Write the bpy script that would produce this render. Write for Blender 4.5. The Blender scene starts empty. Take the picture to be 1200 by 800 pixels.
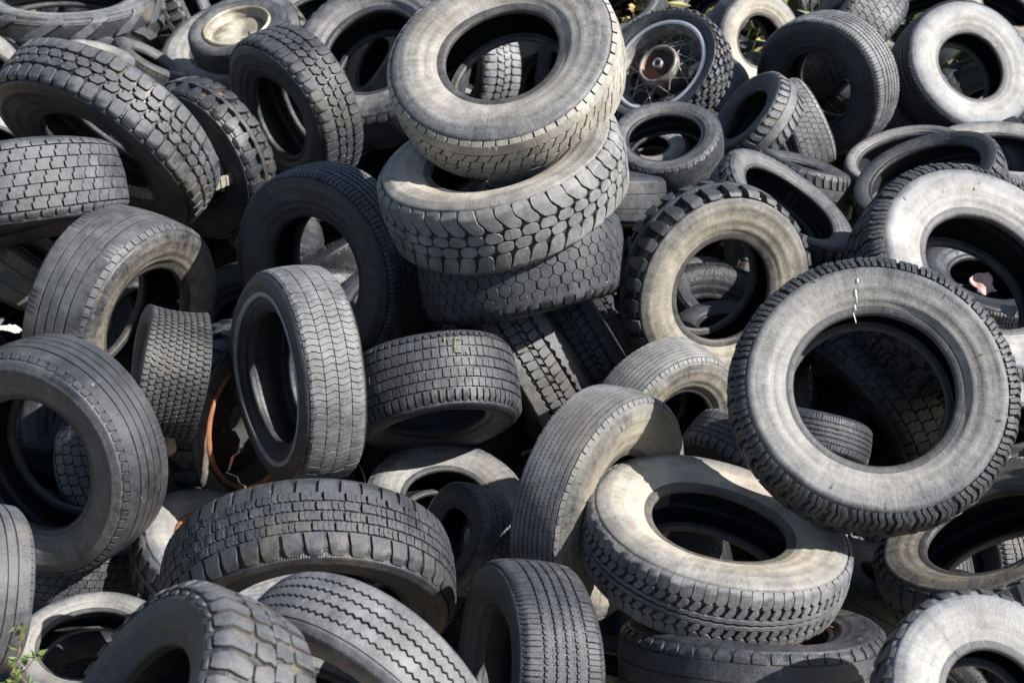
import bpy, math, random
import numpy as np
from mathutils import Matrix, Vector

# ------------------------------------------------------------------ camera, sky, sun, exposure
SC = bpy.context.scene
COL = SC.collection
PITCH = math.radians(25.0)
CAMZ = 2.75
FPX = 1667.0                      # focal length in photo pixels (1200 wide)
cam = bpy.data.cameras.new("camera")
cam.lens = 50.0; cam.sensor_width = 36.0
cam.clip_start = 0.05; cam.clip_end = 500.0
cam.dof.use_dof = True; cam.dof.focus_distance = 3.75; cam.dof.aperture_fstop = 5.0
camo = bpy.data.objects.new("camera", cam); COL.objects.link(camo)
camo.location = (0, 0, CAMZ); camo.rotation_euler = (math.pi/2 - PITCH, 0, 0)
SC.camera = camo

SUN_DIR = Vector((0.72, -0.24, 0.66)).normalized()     # towards the sun
sun_el = math.asin(SUN_DIR.z)
sun_az = math.atan2(SUN_DIR.x, SUN_DIR.y)
w = bpy.data.worlds.new("World"); SC.world = w; w.use_nodes = True
nt = w.node_tree
bg = nt.nodes["Background"]; bg.inputs[1].default_value = 0.065
sky = nt.nodes.new("ShaderNodeTexSky"); sky.sky_type = 'NISHITA'; sky.sun_disc = False
sky.sun_elevation = sun_el; sky.sun_rotation = sun_az
nt.links.new(sky.outputs[0], bg.inputs[0])
sl = bpy.data.lights.new("sun", 'SUN'); sl.energy = 5.0; sl.angle = math.radians(0.5); sl.color = (1.0, 0.975, 0.94)
so = bpy.data.objects.new("sun", sl); COL.objects.link(so)
so.rotation_euler = SUN_DIR.to_track_quat('Z', 'Y').to_euler()
SC.view_settings.view_transform = 'Standard'; SC.view_settings.look = 'None'
SC.view_settings.exposure = 0.9; SC.view_settings.gamma = 1.0

# ------------------------------------------------------------------ helpers
def place(px, py, d):
    """A point of the photograph at depth d (metres along the view axis) as a world point."""
    F = Vector((0, math.cos(PITCH), -math.sin(PITCH))); U = Vector((0, math.sin(PITCH), math.cos(PITCH)))
    ray = F + Vector((1, 0, 0))*((px-600)/FPX) + U*((400-py)/FPX)
    return Vector((0, 0, CAMZ)) + ray*d, ray.normalized(), U

def facing(px, py, theta, phi):
    """World direction of an axis tilted theta away from the viewer towards the clock direction phi."""
    _, r, U = place(px, py, 1.0)
    X = Vector((1, 0, 0)); Xp = (X - r*X.dot(r)).normalized(); Up = r.cross(Xp)*-1
    if Up.dot(U) < 0: Up = -Up
    t, p = math.radians(theta), math.radians(phi)
    return (-r*math.cos(t) + (Xp*math.cos(p) + Up*math.sin(p))*math.sin(t)).normalized()

def quads(name, V, Q, mat, parent=None, N=None, uv=None, attr=None, smooth=True):
    V = np.asarray(V, dtype=np.float32); Q = np.asarray(Q, dtype=np.int32)
    me = bpy.data.meshes.new(name)
    k = Q.shape[1]
    me.vertices.add(len(V)); me.vertices.foreach_set("co", V.ravel())
    me.loops.add(Q.size); me.loops.foreach_set("vertex_index", Q.ravel())
    me.polygons.add(len(Q)); me.polygons.foreach_set("loop_start", np.arange(0, Q.size, k, dtype=np.int32))
    me.polygons.foreach_set("use_smooth", np.full(len(Q), smooth, dtype=bool))
    if uv is not None:
        l = me.uv_layers.new(name="UVMap"); l.data.foreach_set("uv", np.asarray(uv, dtype=np.float32)[Q.ravel()].ravel())
    if attr is not None:
        a = me.attributes.new("wear", 'FLOAT', 'POINT'); a.data.foreach_set("value", np.asarray(attr, dtype=np.float32))
    me.update(calc_edges=True)
    if N is not None:
        n = np.asarray(N, dtype=np.float64); n /= np.maximum(np.linalg.norm(n, axis=1, keepdims=True), 1e-9)
        me.normals_split_custom_set_from_vertices([tuple(x) for x in n.tolist()])
    me.materials.append(mat)
    o = bpy.data.objects.new(name, me); COL.objects.link(o)
    if parent is not None: o.parent = parent
    return o

def tag(o, label=None, cat=None, group=None, kind=None):
    if label: o["label"] = label
    if cat: o["category"] = cat
    if group: o["group"] = group
    if kind: o["kind"] = kind
    return o

def empty(name, M):
    o = bpy.data.objects.new(name, None); COL.objects.link(o); o.matrix_world = M
    o.empty_display_size = 0.1
    return o

def lathe(name, prof, seg, mat, parent, deform=None, close=False, zone=None, a0=0.0, a1=2*math.pi, smooth=True):
    """prof: [(z, r)...] revolved about local z."""
    P = np.array(prof, dtype=float); n = len(P)
    full = abs(a1-a0-2*math.pi) < 1e-6
    m = seg if full else seg+1
    al = a0 + (a1-a0)*np.arange(m)/seg
    V = np.stack([np.outer(np.cos(al), P[:, 1]), np.outer(np.sin(al), P[:, 1]), np.tile(P[:, 0], (m, 1))], -1).reshape(-1, 3)
    arc = np.concatenate([[0], np.cumsum(np.hypot(*np.diff(P, axis=0).T))])
    uv = np.stack([np.repeat(al*P[:, 1].max(), n), np.tile(arc, m)], -1)
    I = []
    i = np.arange(seg); j = (i+1) % m
    for k in range(n-1 if not close else n):
        k2 = (k+1) % n
        I.append(np.stack([i*n+k, j*n+k, j*n+k2, i*n+k2], -1))
    Q = np.concatenate(I)
    at = np.ones(len(V)) if zone is None else np.clip((zone[0]-np.hypot(V[:, 0], V[:, 1]))/zone[1], 0, 1)
    if deform is not None: V = deform(V)
    return quads(name, V, Q, mat, parent, uv=uv, attr=at, smooth=smooth)

# ------------------------------------------------------------------ materials
def nodes(name):
    m = bpy.data.materials.new(name); m.use_nodes = True
    return m, m.node_tree, m.node_tree.nodes["Principled BSDF"]

def mth(nt, op, a, b=None, c=None, clamp=False):
    n = nt.nodes.new("ShaderNodeMath"); n.operation = op; n.use_clamp = clamp
    for k, v in enumerate((a, b, c)):
        if v is None: continue
        if isinstance(v, (int, float)): n.inputs[k].default_value = v
        else: nt.links.new(v, n.inputs[k])
    return n.outputs[0]

def noise(nt, vec, scale, detail=4, rough=0.55):
    n = nt.nodes.new("ShaderNodeTexNoise"); n.inputs["Scale"].default_value = scale
    n.inputs["Detail"].default_value = detail; n.inputs["Roughness"].default_value = rough
    if vec is not None: nt.links.new(vec, n.inputs["Vector"])
    return n.outputs["Fac"]

def mixc(nt, f, a, b):
    n = nt.nodes.new("ShaderNodeMix"); n.data_type = 'RGBA'
    for k, v in ((0, f), (6, a), (7, b)):
        if isinstance(v, (int, float)): n.inputs[k].default_value = v
        elif isinstance(v, tuple): n.inputs[k].default_value = v + (1.0,)
        else: nt.links.new(v, n.inputs[k])
    return n.outputs[2]

def rubber(name, kind):
    """Weathered rubber. The object's colour is its dust tint, the alpha how much dust lies on it."""
    m, nt, b = nodes(name)
    oi = nt.nodes.new("ShaderNodeObjectInfo"); tc = nt.nodes.new("ShaderNodeTexCoord")
    vm = nt.nodes.new("ShaderNodeVectorMath"); vm.operation = 'MULTIPLY_ADD'
    nt.links.new(oi.outputs["Location"], vm.inputs[0]); vm.inputs[1].default_value = (7.3, 5.1, 9.7)
    nt.links.new(tc.outputs["Object"], vm.inputs[2]); P = vm.outputs[0]
    mp = nt.nodes.new("ShaderNodeMapping"); nt.links.new(tc.outputs["UV"], mp.inputs[0])
    mp.inputs["Scale"].default_value = (70, 9, 1) if kind != 'tread' else (12, 12, 1)
    uvs = mp.outputs[0]
    mp2 = nt.nodes.new("ShaderNodeMapping"); nt.links.new(tc.outputs["UV"], mp2.inputs[0])
    mp2.inputs["Scale"].default_value = (6, 60, 1) if kind != 'tread' else (70, 5, 1)
    n1 = noise(nt, P, 6.0, 8, .66); n2 = noise(nt, P, 32.0, 8, .72); n3 = noise(nt, P, 230.0, 4, .75)
    st = noise(nt, uvs, 1.0, 3, .6); rg = noise(nt, mp2.outputs[0], 1.0, 3, .6)
    w1 = mth(nt, 'MULTIPLY', mth(nt, 'SUBTRACT', n1, .5), 1.7)
    w2 = mth(nt, 'MULTIPLY', mth(nt, 'SUBTRACT', n2, .5), 1.5)
    w3 = mth(nt, 'MULTIPLY', mth(nt, 'SUBTRACT', st, .5), .9)
    w4 = mth(nt, 'MULTIPLY', mth(nt, 'SUBTRACT', rg, .5), .55)
    w5 = mth(nt, 'MULTIPLY', mth(nt, 'SUBTRACT', n3, .5), 1.5)
    A = oi.outputs["Alpha"]
    f = mth(nt, 'ADD', mth(nt, 'ADD', mth(nt, 'ADD', w1, w2), mth(nt, 'ADD', w3, w4)), w5)
    f = mth(nt, 'MULTIPLY', f, mth(nt, 'MULTIPLY_ADD', mth(nt, 'MULTIPLY', A, mth(nt, 'SUBTRACT', 1.0, A)), 2.4, 0.22))
    f = mth(nt, 'ADD', f, A, clamp=True)
    zn = None
    if kind == 'side':
        at = nt.nodes.new("ShaderNodeAttribute"); at.attribute_name = "wear"
        warp = mth(nt, 'MULTIPLY', mth(nt, 'SUBTRACT', n1, .5), .5)
        zn = mth(nt, 'MULTIPLY_ADD', mth(nt, 'ADD', mth(nt, 'SUBTRACT', at.outputs["Fac"], .40), warp), 2.6, .5, clamp=True)
        f = mth(nt, 'ADD', f, mth(nt, 'MULTIPLY', mth(nt, 'SUBTRACT', zn, .62), .34), clamp=True)
    if kind == 'tread':
        at = nt.nodes.new("ShaderNodeAttribute"); at.attribute_name = "wear"
        f = mth(nt, 'MULTIPLY', f, mth(nt, 'MULTIPLY_ADD', at.outputs["Fac"], .88, .12))
    rub = mixc(nt, n2, (.012, .013, .016), (.034, .035, .040))
    n4 = noise(nt, P, 11.0, 5, .62)
    dk = nt.nodes.new("ShaderNodeVectorMath"); dk.operation = 'SCALE'
    nt.links.new(oi.outputs["Color"], dk.inputs[0])
    nt.links.new(mth(nt, 'MULTIPLY_ADD', mth(nt, 'SUBTRACT', n4, .5), 1.5, 1.0), dk.inputs[3])
    dust = dk.outputs[0]
    if zn is not None:
        wm = nt.nodes.new("ShaderNodeVectorMath"); wm.operation = 'MULTIPLY'
        nt.links.new(dust, wm.inputs[0]); nt.links.new(mixc(nt, zn, (.78, .80, .85), (1.10, 1.06, 1.0)), wm.inputs[1]); dust = wm.outputs[0]
    c = mixc(nt, f, rub, dust)
    mud = mth(nt, 'MULTIPLY_ADD', mth(nt, 'SUBTRACT', mth(nt, 'ADD', noise(nt, P, 3.2, 6, .6), mth(nt, 'MULTIPLY', mth(nt, 'SUBTRACT', n2, .5), .4)), .56), 7.0, 0.0, clamp=True)
    c = mixc(nt, mth(nt, 'MULTIPLY', mud, .38), c, (.155, .130, .095))
    if kind == 'tread':   # soil packed in some grooves
        pk = mth(nt, 'MULTIPLY', mth(nt, 'MULTIPLY_ADD', mth(nt, 'SUBTRACT', noise(nt, P, 7.0, 4, .6), .53), 9.0, 0.0, clamp=True), mth(nt, 'SUBTRACT', 1.0, at.outputs["Fac"]))
        c = mixc(nt, mth(nt, 'MULTIPLY', pk, .7), c, (.17, .145, .105))
    # pale scuffs and specks
    sp = mth(nt, 'MULTIPLY_ADD', mth(nt, 'SUBTRACT', noise(nt, P, 48.0, 5, .7), .66), 14.0, 0.0, clamp=True)
    vs = nt.nodes.new("ShaderNodeMapping"); nt.links.new(P, vs.inputs[0]); vs.inputs["Scale"].default_value = (9, 75, 30); vs.inputs["Rotation"].default_value = (.4, .7, .9)
    sx = mth(nt, 'MULTIPLY_ADD', mth(nt, 'SUBTRACT', noise(nt, vs.outputs[0], 1.0, 5, .7), .68), 12.0, 0.0, clamp=True)
    sc = mth(nt, 'MULTIPLY', mth(nt, 'MAXIMUM', sp, sx), .5)
    c = mixc(nt, sc, c, (.42, .41, .38))
    nt.links.new(c, b.inputs["Base Color"])
    nt.links.new(mth(nt, 'MULTIPLY_ADD', f, .34, .33), b.inputs["Roughness"])
    b.inputs["Specular IOR Level"].default_value = .5
    # fine relief
    vor = nt.nodes.new("ShaderNodeTexVoronoi"); vor.feature = 'DISTANCE_TO_EDGE'
    mp3 = nt.nodes.new("ShaderNodeMapping"); nt.links.new(tc.outputs["UV"], mp3.inputs[0])
    mp3.inputs["Scale"].default_value = (260, 45, 1) if kind != 'tread' else (130, 200, 1)
    nt.links.new(mp3.outputs[0], vor.inputs["Vector"]); vor.inputs["Scale"].default_value = 1.0
    cr = mth(nt, 'MULTIPLY', mth(nt, 'MINIMUM', vor.outputs["Distance"], .12), 4.0)
    crm = mth(nt, 'MULTIPLY', cr, mth(nt, 'GREATER_THAN', n1, .5))
    h = mth(nt, 'ADD', mth(nt, 'MULTIPLY', n3, .9), mth(nt, 'ADD', mth(nt, 'MULTIPLY', n2, 2.2), mth(nt, 'MULTIPLY', crm, .7)))
    h = mth(nt, 'ADD', h, mth(nt, 'MULTIPLY', rg, .9))
    h = mth(nt, 'ADD', h, mth(nt, 'MULTIPLY', st, .9 if kind != 'tread' else .3))
    if kind == 'side':   # moulded band of fine radial ribs
        sep = nt.nodes.new("ShaderNodeSeparateXYZ"); nt.links.new(tc.outputs["UV"], sep.inputs[0])
        rb = mth(nt, 'MULTIPLY_ADD', mth(nt, 'SINE', mth(nt, 'MULTIPLY', sep.outputs[0], 1050.0)), .5, .5)
        z = at.outputs["Fac"]
        for c_, w_, a_ in ((.21, .018, .6), (.69, .014, .8)):
            msk = mth(nt, 'LESS_THAN', mth(nt, 'ABSOLUTE', mth(nt, 'SUBTRACT', z, c_)), w_)
            h = mth(nt, 'ADD', h, mth(nt, 'MULTIPLY', mth(nt, 'MULTIPLY', rb, msk), a_))
    bp = nt.nodes.new("ShaderNodeBump"); bp.inputs["Strength"].default_value = .6; bp.inputs["Distance"].default_value = .0018
    nt.links.new(h, bp.inputs["Height"]); nt.links.new(bp.outputs[0], b.inputs["Normal"])
    return m

M_TREAD = rubber("tread_rubber", 'tread'); M_SIDE = rubber("sidewall_rubber", 'side'); M_LINER = rubber("liner_rubber", 'liner')

def simple(name, c1, c2, rough=.6, metal=0.0, scale=30, bump=.3, third=None):
    m, nt, b = nodes(name)
    tc = nt.nodes.new("ShaderNodeTexCoord")
    n = noise(nt, tc.outputs["Object"], scale, 6, .65)
    f = mth(nt, 'MULTIPLY_ADD', mth(nt, 'SUBTRACT', n, .5), 3.0, .5, clamp=True)
    c = mixc(nt, f, c1, c2)
    if third:
        n2 = noise(nt, tc.outputs["Object"], scale*.35, 4, .6)
        c = mixc(nt, mth(nt, 'MULTIPLY_ADD', mth(nt, 'SUBTRACT', n2, .5), 7.0, .5, clamp=True), c, third)
    nt.links.new(c, b.inputs["Base Color"])
    b.inputs["Roughness"].default_value = rough; b.inputs["Metallic"].default_value = metal
    bp = nt.nodes.new("ShaderNodeBump"); bp.inputs["Strength"].default_value = bump; bp.inputs["Distance"].default_value = .002
    nt.links.new(n, bp.inputs["Height"]); nt.links.new(bp.outputs[0], b.inputs["Normal"])
    return m

M_RUST = simple("rusty_steel", (.025, .012, .008), (.085, .038, .018), .92, .0, 40, .5, (.03, .032, .03))
M_RUSTEDGE = simple("orange_rust", (.22, .08, .03), (.38, .17, .075), .6, .0, 60, .4)
M_DRUM = simple("rust_stained_drum", (.42, .15, .06), (.30, .22, .16), .7, .0, 14, .3, (.08, .06, .05))
M_CREAM = simple("cream_painted_steel", (.40, .37, .29), (.58, .54, .43), .4, .0, 22, .2, (.22, .19, .14))
M_WHITEPAINT = simple("whitewall_band", (.26, .265, .27), (.36, .365, .37), .6, .0, 30, .1)
M_ALLOY = simple("dull_aluminium", (.62, .64, .66), (.78, .79, .80), .35, .6, 30, .15)
M_CHALK = simple("chalk", (.6, .6, .56), (.75, .75, .7), .9, .0, 60, .2)
M_YELLOW = simple("yellow_crayon", (.16, .15, .07), (.30, .28, .12), .9, .0, 300, .2)
M_WIRE = simple("old_spoke_wire", (.28, .26, .22), (.40, .34, .26), .5, .5, 60, .2)
M_HUB = simple("greasy_hub_metal", (.10, .09, .08), (.34, .32, .29), .55, .4, 25, .3)
M_RAG = simple("pink_cloth", (.45, .24, .22), (.62, .48, .43), .9, .0, 20, .3)
M_PAPER = simple("pale_scrap", (.38, .36, .32), (.5, .48, .43), .85, .0, 14, .3)
M_DIRT = simple("dry_dirt", (.10, .075, .05), (.26, .21, .15), .95, .0, 5, .6, (.15, .12, .085))
M_WOOD = simple("pale_wood", (.42, .30, .18), (.62, .48, .32), .8, .0, 18, .3)
M_LEAF = simple("weed_leaf", (.07, .12, .03), (.16, .22, .06), .6, .0, 8, .1)
M_DRYLEAF = simple("dry_grass", (.32, .28, .11), (.48, .42, .2), .8, .0, 8, .1)
M_STEM = simple("reddish_stem", (.20, .09, .05), (.30, .20, .08), .7, .0, 8, .1)
M_BELT = simple("ribbed_belt_rubber", (.22, .20, .16), (.34, .31, .25), .8, .0, 30, .3)

# ------------------------------------------------------------------ tread patterns
# A pattern is (pitch in metres at R = 0.33, depth / R, chamfer / R, blocks).  A block runs across the tread
# ('S', [(s, p_lo, p_hi)...]) or along it without ends ('P', [(p, s_lo, s_hi)...]).
def flip(b, off=0.0):
    st = [(-s, lo+off, hi+off) for s, lo, hi in reversed(b[1])]
    return ('S', st)
def slide(b, off): return ('S', [(s, lo+off, hi+off) for s, lo, hi in b[1]])
def zig(A, lo, hi, n=2, ph=0):
    P = []
    for i in range(2*n+1):
        p = i/(2*n); z = A if (i+ph) % 2 == 0 else -A
        P.append((p, z))
    return [(p, lo+z, hi+z) for p, z in P]

def pat_honey():
    b = []; e = .118
    for k in range(5):
        sc = (k-2)*3*e; off = .5*(k % 2); g = .05
        b.append(('S', [(sc-1.86*e, off+.44, off+.56), (sc-.95*e, off+g, off+1-g), (sc+.95*e, off+g, off+1-g), (sc+1.86*e, off+.44, off+.56)]))
    o = ('S', [(8.2*e, .46+.5, .54+.5), (9.1*e, .08+.5, .92+.5), (1.14, .1+.5, .9+.5), (1.3, .2+.5, .8+.5)])
    o = ('S', [(6.45*e, .97, 1.03), (7.1*e, .56, 1.44), (1.0, .55, 1.42), (1.16, .58, 1.4), (1.3, .62, 1.36)])
    b += [o, flip(o)]
    return (.038, .024, .005, b)
def pat_chev():
    o = ('S', [(.40, .62, .90), (.48, .40, 1.02), (.60, .26, 1.0), (.72, .10, .84), (.86, -.06, .74), (1.0, -.10, .70), (1.14, -.08, .68), (1.24, -.02, .6)])
    o2 = ('S', [(-s_, lo, hi) for s_, lo, hi in reversed([(.40, .60, .88), (.48, .40, 1.02), (.62, .30, 1.04), (.78, .20, .96), (.92, .06, .86), (1.0, .0, .78), (1.12, -.02, .72)])])
    h1 = ('S', [(.03, .34, .66), (.08, .10, .88), (.22, .06, .90), (.29, .14, .80), (.38, .24, .60)])
    h2 = ('S', [(-.36, .22, .58), (-.28, .12, .84), (-.14, .08, .90), (-.05, .16, .84), (.01, .36, .60)])
    w = lambda b, k: ('S', [(s_, lo-k, hi+k) for s_, lo, hi in b[1]])
    return (.048, .024, .003, [w(o, .06), w(o2, .06), w(h1, .05), w(slide(h2, .45), .05)])
def pat_zigrib():
    b = []
    for k, (lo, hi) in enumerate(((-.62, -.24), (-.19, .19), (.24, .62))):
        b.append(('P', zig(.045, lo+.015, hi-.015)))
    b.append(('P', [(p, lo, hi if 0 else 1.0) for p, lo, hi in zig(.045, .67, 1.0)]))
    b.append(('P', [(p, -1.0, hi) for p, lo, hi in zig(.045, -1.0, -.67)]))
    return (.040, .022, .005, b)
def pat_zigblock():
    b = []
    b.append(('P', [(p, lo, 1.0) for p, lo, hi in zig(.05, .62, 1.0, 1)]))
    b.append(('P', [(p, -1.0, hi) for p, lo, hi in zig(.05, -1.0, -.62, 1)]))
    blk = ('S', [(.12, .10, .78), (.22, -.02, .86), (.34, .06, .98), (.50, .16, .92)])
    b += [blk, flip(blk, .5)]
    mid = ('S', [(-.075, .0, .62), (.0, .12, .78), (.075, .2, .86)])
    b += [mid]
    for q in (0.0, .5):
        b.append(('S', [(1.0, q+.04, q+.46), (1.12, q+.06, q+.44)])); b.append(flip(b[-1]))
    return (.030, .026, .005, b)
def pat_rib():
    b = []
    for lo, hi in ((-1.0, -.56), (-.50, -.19), (-.14, .14), (.19, .50), (.56, 1.0)):
        b.append(('P', zig(.006, lo, hi)))
    s = ('S', [(1.0, .06, .90), (1.12, .08, .88), (1.2, .12, .84)])
    b += [s, flip(s, .4)]
    return (.030, .016, .004, b)
def pat_square():
    b = []; cols = ((-.94, -.66), (-.60, -.30), (-.24, .04), (.10, .38), (.44, .70))
    for k, (lo, hi) in enumerate(cols):
        off = (.0, .12, .5, .1, .45)[k]
        m = (lo+hi)/2
        b.append(('S', [(lo, off+.04, off+.94), (m, off+.07, off+.97), (hi, off+.04, off+.94)]))
    b.append(('S', [(.76, .05, .8), (1.0, .05, .8), (1.18, .12, .72)])); b.append(('S', [(-1.2, .12, .72), (-1.0, .05, .8)]))
    return (.030, .020, .004, b)
def pat_mud():
    sh = ('S', [(.47, .36, .66), (.51, .17, .84), (.60, .07, .93), (.80, .05, .93), (1.0, .08, .90), (1.12, .10, .88), (1.22, .16, .80)])
    c1 = ('S', [(.02, .20, .66), (.08, .05, .84), (.16, .04, .76), (.24, .12, .98), (.33, .22, .98), (.40, .36, .78)])
    return (.043, .026, .006, [sh, flip(sh, .5), c1, flip(c1, .45)])
def pat_mudbig():
    sh = ('S', [(.50, .28, .62), (.56, .10, .74), (.78, .14, .84), (1.0, .20, .92), (1.2, .20, .92), (1.36, .28, .86)])
    c1 = ('S', [(.015, .03, .72), (.14, .12, .93), (.26, .03, .86), (.45, .16, .76)])
    c2 = ('S', [(.17, 1.0, .99), (.30, .93, .99), (.46, .82, 1.10)])
    nub = ('S', [(1.44, .25, .80), (1.54, .28, .76)])
    return (.056, .024, .005, [sh, flip(sh, .5), c1, flip(c1, .4), nub, flip(nub, .5)])
def pat_lug():
    sh = ('S', [(.18, .40, .66), (.40, .26, .74), (.75, .16, .76), (1.0, .12, .76), (1.14, .14, .74), (1.28, .20, .70)])
    return (.068, .055, .006, [sh, flip(sh, .5), ('P', [(0, -.16, .10), (.25, -.14, .14), (.5, -.10, .16), (.75, -.14, .14), (1, -.16, .10)])])
def pat_fin():
    b = []
    for q in (0.0, .29, .58):
        f = ('S', [(.50, q+.10, q+.33), (.74, q+.02, q+.25), (1.0, q+.09, q+.32), (1.14, q+.17, q+.40), (1.30, q+.08, q+.31), (1.46, q+.06, q+.27)])
        b += [f, flip(f, .5)]
    c1 = ('S', [(.04, .05, .70), (.18, .16, .88), (.32, .02, .74), (.44, .12, .62)])
    b += [c1, flip(c1, .5)]
    return (.052, .026, .004, b)
def pat_siped():
    b = []
    for k, (lo, hi) in enumerate(((-.62, -.36), (-.31, -.05), (.0, .26), (.31, .57))):
        off = (.0, .35, .1, .55)[k]
        for j in range(4):
            q = off + j*.235
            m = (lo+hi)/2
            b.append(('S', [(lo, q+.01, q+.235), (m, q+.05, q+.275) if j < 3 else (m, q+.05, q+.25), (hi, q+.01, q+.235)]))
    sh = ('S', [(.61, .04, .88), (.82, .0, .84), (1.0, .03, .80), (1.14, .06, .76), (1.26, .1, .66)])
    b += [sh, flip(sh, .3)]
    return (.046, .018, .003, b)
def pat_slots():
    b = []
    for j, (lo, hi) in enumerate(((-.60, -.32), (-.26, -.03), (.03, .26), (.32, .60))):
        c = (lo+hi)/2
        b.append(('P', [(p, l, h_) for p, l, h_ in zig(.012, c-.075, c+.075, 2, j % 2)]))
        for q in (0, .5):
            b.append(('S', [(lo, q+.10, q+.42), (c-.07, q+.03, q+.47)])); b.append(('S', [(c+.07, q+.05, q+.49), (hi, q+.12, q+.46)]))
    for q in (0, .5):
        sh = ('S', [(.66, q+.06, q+.40), (.72, q+.03, q+.46), (.95, q+.04, q+.46), (1.1, q+.06, q+.44), (1.2, q+.1, q+.38)])
        b += [sh, flip(sh, .2)]
    return (.032, .014, .003, b)
def pat_fine():
    b = []
    for k in range(9):
        lo = -.96+k*.215
        b.append(('P', zig(.022, lo, lo+.18, 2, k % 2)))
    s = ('S', [(1.0, .05, .93), (1.13, .05, .93), (1.2, .1, .9)])
    b += [s, flip(s, .5)]
    return (.024, .010, .003, b)
def pat_wave():
    b = []
    def z(s): return .22*math.sin(s*9.5)
    for lo, hi in ((-1.0, -.52), (-.49, .0), (.03, .50), (.53, 1.0)):
        ss = np.linspace(lo, hi, 4)
        b.append(('S', [(float(s), z(s)+.04, z(s)+.93) for s in ss]))
    for q in (0,):
        b.append(('S', [(1.0, .05, .9), (1.12, .08, .86)])); b.append(flip(b[-1]))
    return (.020, .014, .003, b)
def pat_scallop():
    b = []
    sh = ('S', [(.55, .3, .62), (.60, .10, .80), (.70, .02, .96), (.84, .06, 1.0), (1.0, .0, .95), (1.12, .02, .94), (1.2, .1, .88)])
    b += [sh, flip(sh, .5)]
    for s0, o in ((.20, .0), (-.56, .35)):
        b.append(('S', [(s0, o+.1, o+.5), (s0+.1, o+.02, o+.72), (s0+.2, o+.22, o+.9), (s0+.34, o+.4, o+.86)]))
    b.append(('P', zig(.02, .02, .16, 1))); b.append(('P', zig(.02, -.2, -.06, 1)))
    return (.028, .020, .003, b)
def pat_knob():
    b = []
    for s0, o in ((-1.04, .0), (-.62, .5), (-.17, .0), (.28, .5), (.70, .0)):
        b.append(('S', [(s0, o+.14, o+.68), (s0+.17, o+.1, o+.72), (s0+.34, o+.14, o+.68)]))
    for q in (1.08, -1.4):
        b.append(('S', [(q, .55, .95), (q+.3, .58, .92)]))
    return (.054, .085, .008, b)
def pat_worn():
    b = [('P', zig(.004, -.84, -.30, 1)), ('P', zig(.004, -.28, .28, 1)), ('P', zig(.004, .30, .84, 1))]
    s = ('S', [(.87, .1, .86), (1.0, .06, .88), (1.15, .1, .8), (1.27, .22, .7)])
    b += [s, flip(s, .5)]
    return (.044, .010, .004, b)
def pat_slash():
    b = [('P', zig(.008, .58, 1.0)), ('P', zig(.008, -1.0, -.58))]
    for lo, hi, o, t in ((-.54, -.22, 0, .5), (-.18, .18, .4, .35), (.22, .54, .1, .5)):
        b.append(('S', [(lo, o, o+.86), ((lo+hi)/2, o+t*.5, o+t*.5+.88), (hi, o+t, o+t+.86)]))
    s = ('S', [(1.0, .05, .93), (1.13, .05, .93), (1.2, .1, .9)])
    b += [s, flip(s, .5)]
    return (.036, .018, .004, b)
def pat_smooth():
    b = [('P', zig(.0, -1.0, -.42, 1)), ('P', zig(.0, -.36, .36, 1)), ('P', zig(.0, .42, 1.0, 1))]
    return (.06, .008, .004, b)
def pat_mototread():
    b = [('P', zig(.0, -.34, .34, 1))]
    s = ('S', [(.40, .3, .84), (.62, .14, .72), (.85, .0, .6), (1.0, .0, .58), (1.2, .06, .5)])
    b += [s, flip(s, .5)]
    return (.06, .02, .004, b)
def pat_tractor():
    s = ('S', [(.0, .0, .34), (.3, .16, .52), (.6, .34, .70), (.9, .52, .88), (1.1, .6, .98), (1.35, .66, .96)])
    return (.16, .05, .008, [s, flip(s, .5)])
def pat_brick():
    b = []
    for k in range(5):
        lo = -.92+k*.37; o = (0, .5, .15, .6, .3)[k]
        b.append(('S', [(lo, o+.03, o+.90), (lo+.10, o+.03, o+.90), (lo+.17, o+.22, o+1.12), (lo+.34, o+.20, o+1.08)]))
    s = ('S', [(.96, .05, .9), (1.1, .05, .9), (1.22, .1, .8)])
    b += [s, flip(s, .5)]
    return (.040, .018, .003, b)
PATS = dict(honey=pat_honey(), chev=pat_chev(), zigrib=pat_zigrib(), zigblock=pat_zigblock(), rib=pat_rib(), square=pat_square(), mud=pat_mud(),
            mudbig=pat_mudbig(), lug=pat_lug(), fin=pat_fin(), siped=pat_siped(), slots=pat_slots(), wave=pat_wave(), fine=pat_fine(), scallop=pat_scallop(),
            knob=pat_knob(), worn=pat_worn(), slash=pat_slash(), smooth=pat_smooth(), moto=pat_mototread(), tractor=pat_tractor(), brick=pat_brick())

# ------------------------------------------------------------------ tyre
def catmull(P, per=4):
    P = np.array(P, dtype=float); Q = np.vstack([2*P[0]-P[1], P, 2*P[-1]-P[-2]]); out = []
    for i in range(1, len(Q)-2):
        for j in range(per):
            t = j/per
            out.append(.5*((2*Q[i]) + (-Q[i-1]+Q[i+1])*t + (2*Q[i-1]-5*Q[i]+4*Q[i+1]-Q[i+2])*t*t + (-Q[i-1]+3*Q[i]-3*Q[i+1]+Q[i+2])*t**3))
    out.append(P[-1]); return np.array(out)

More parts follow.
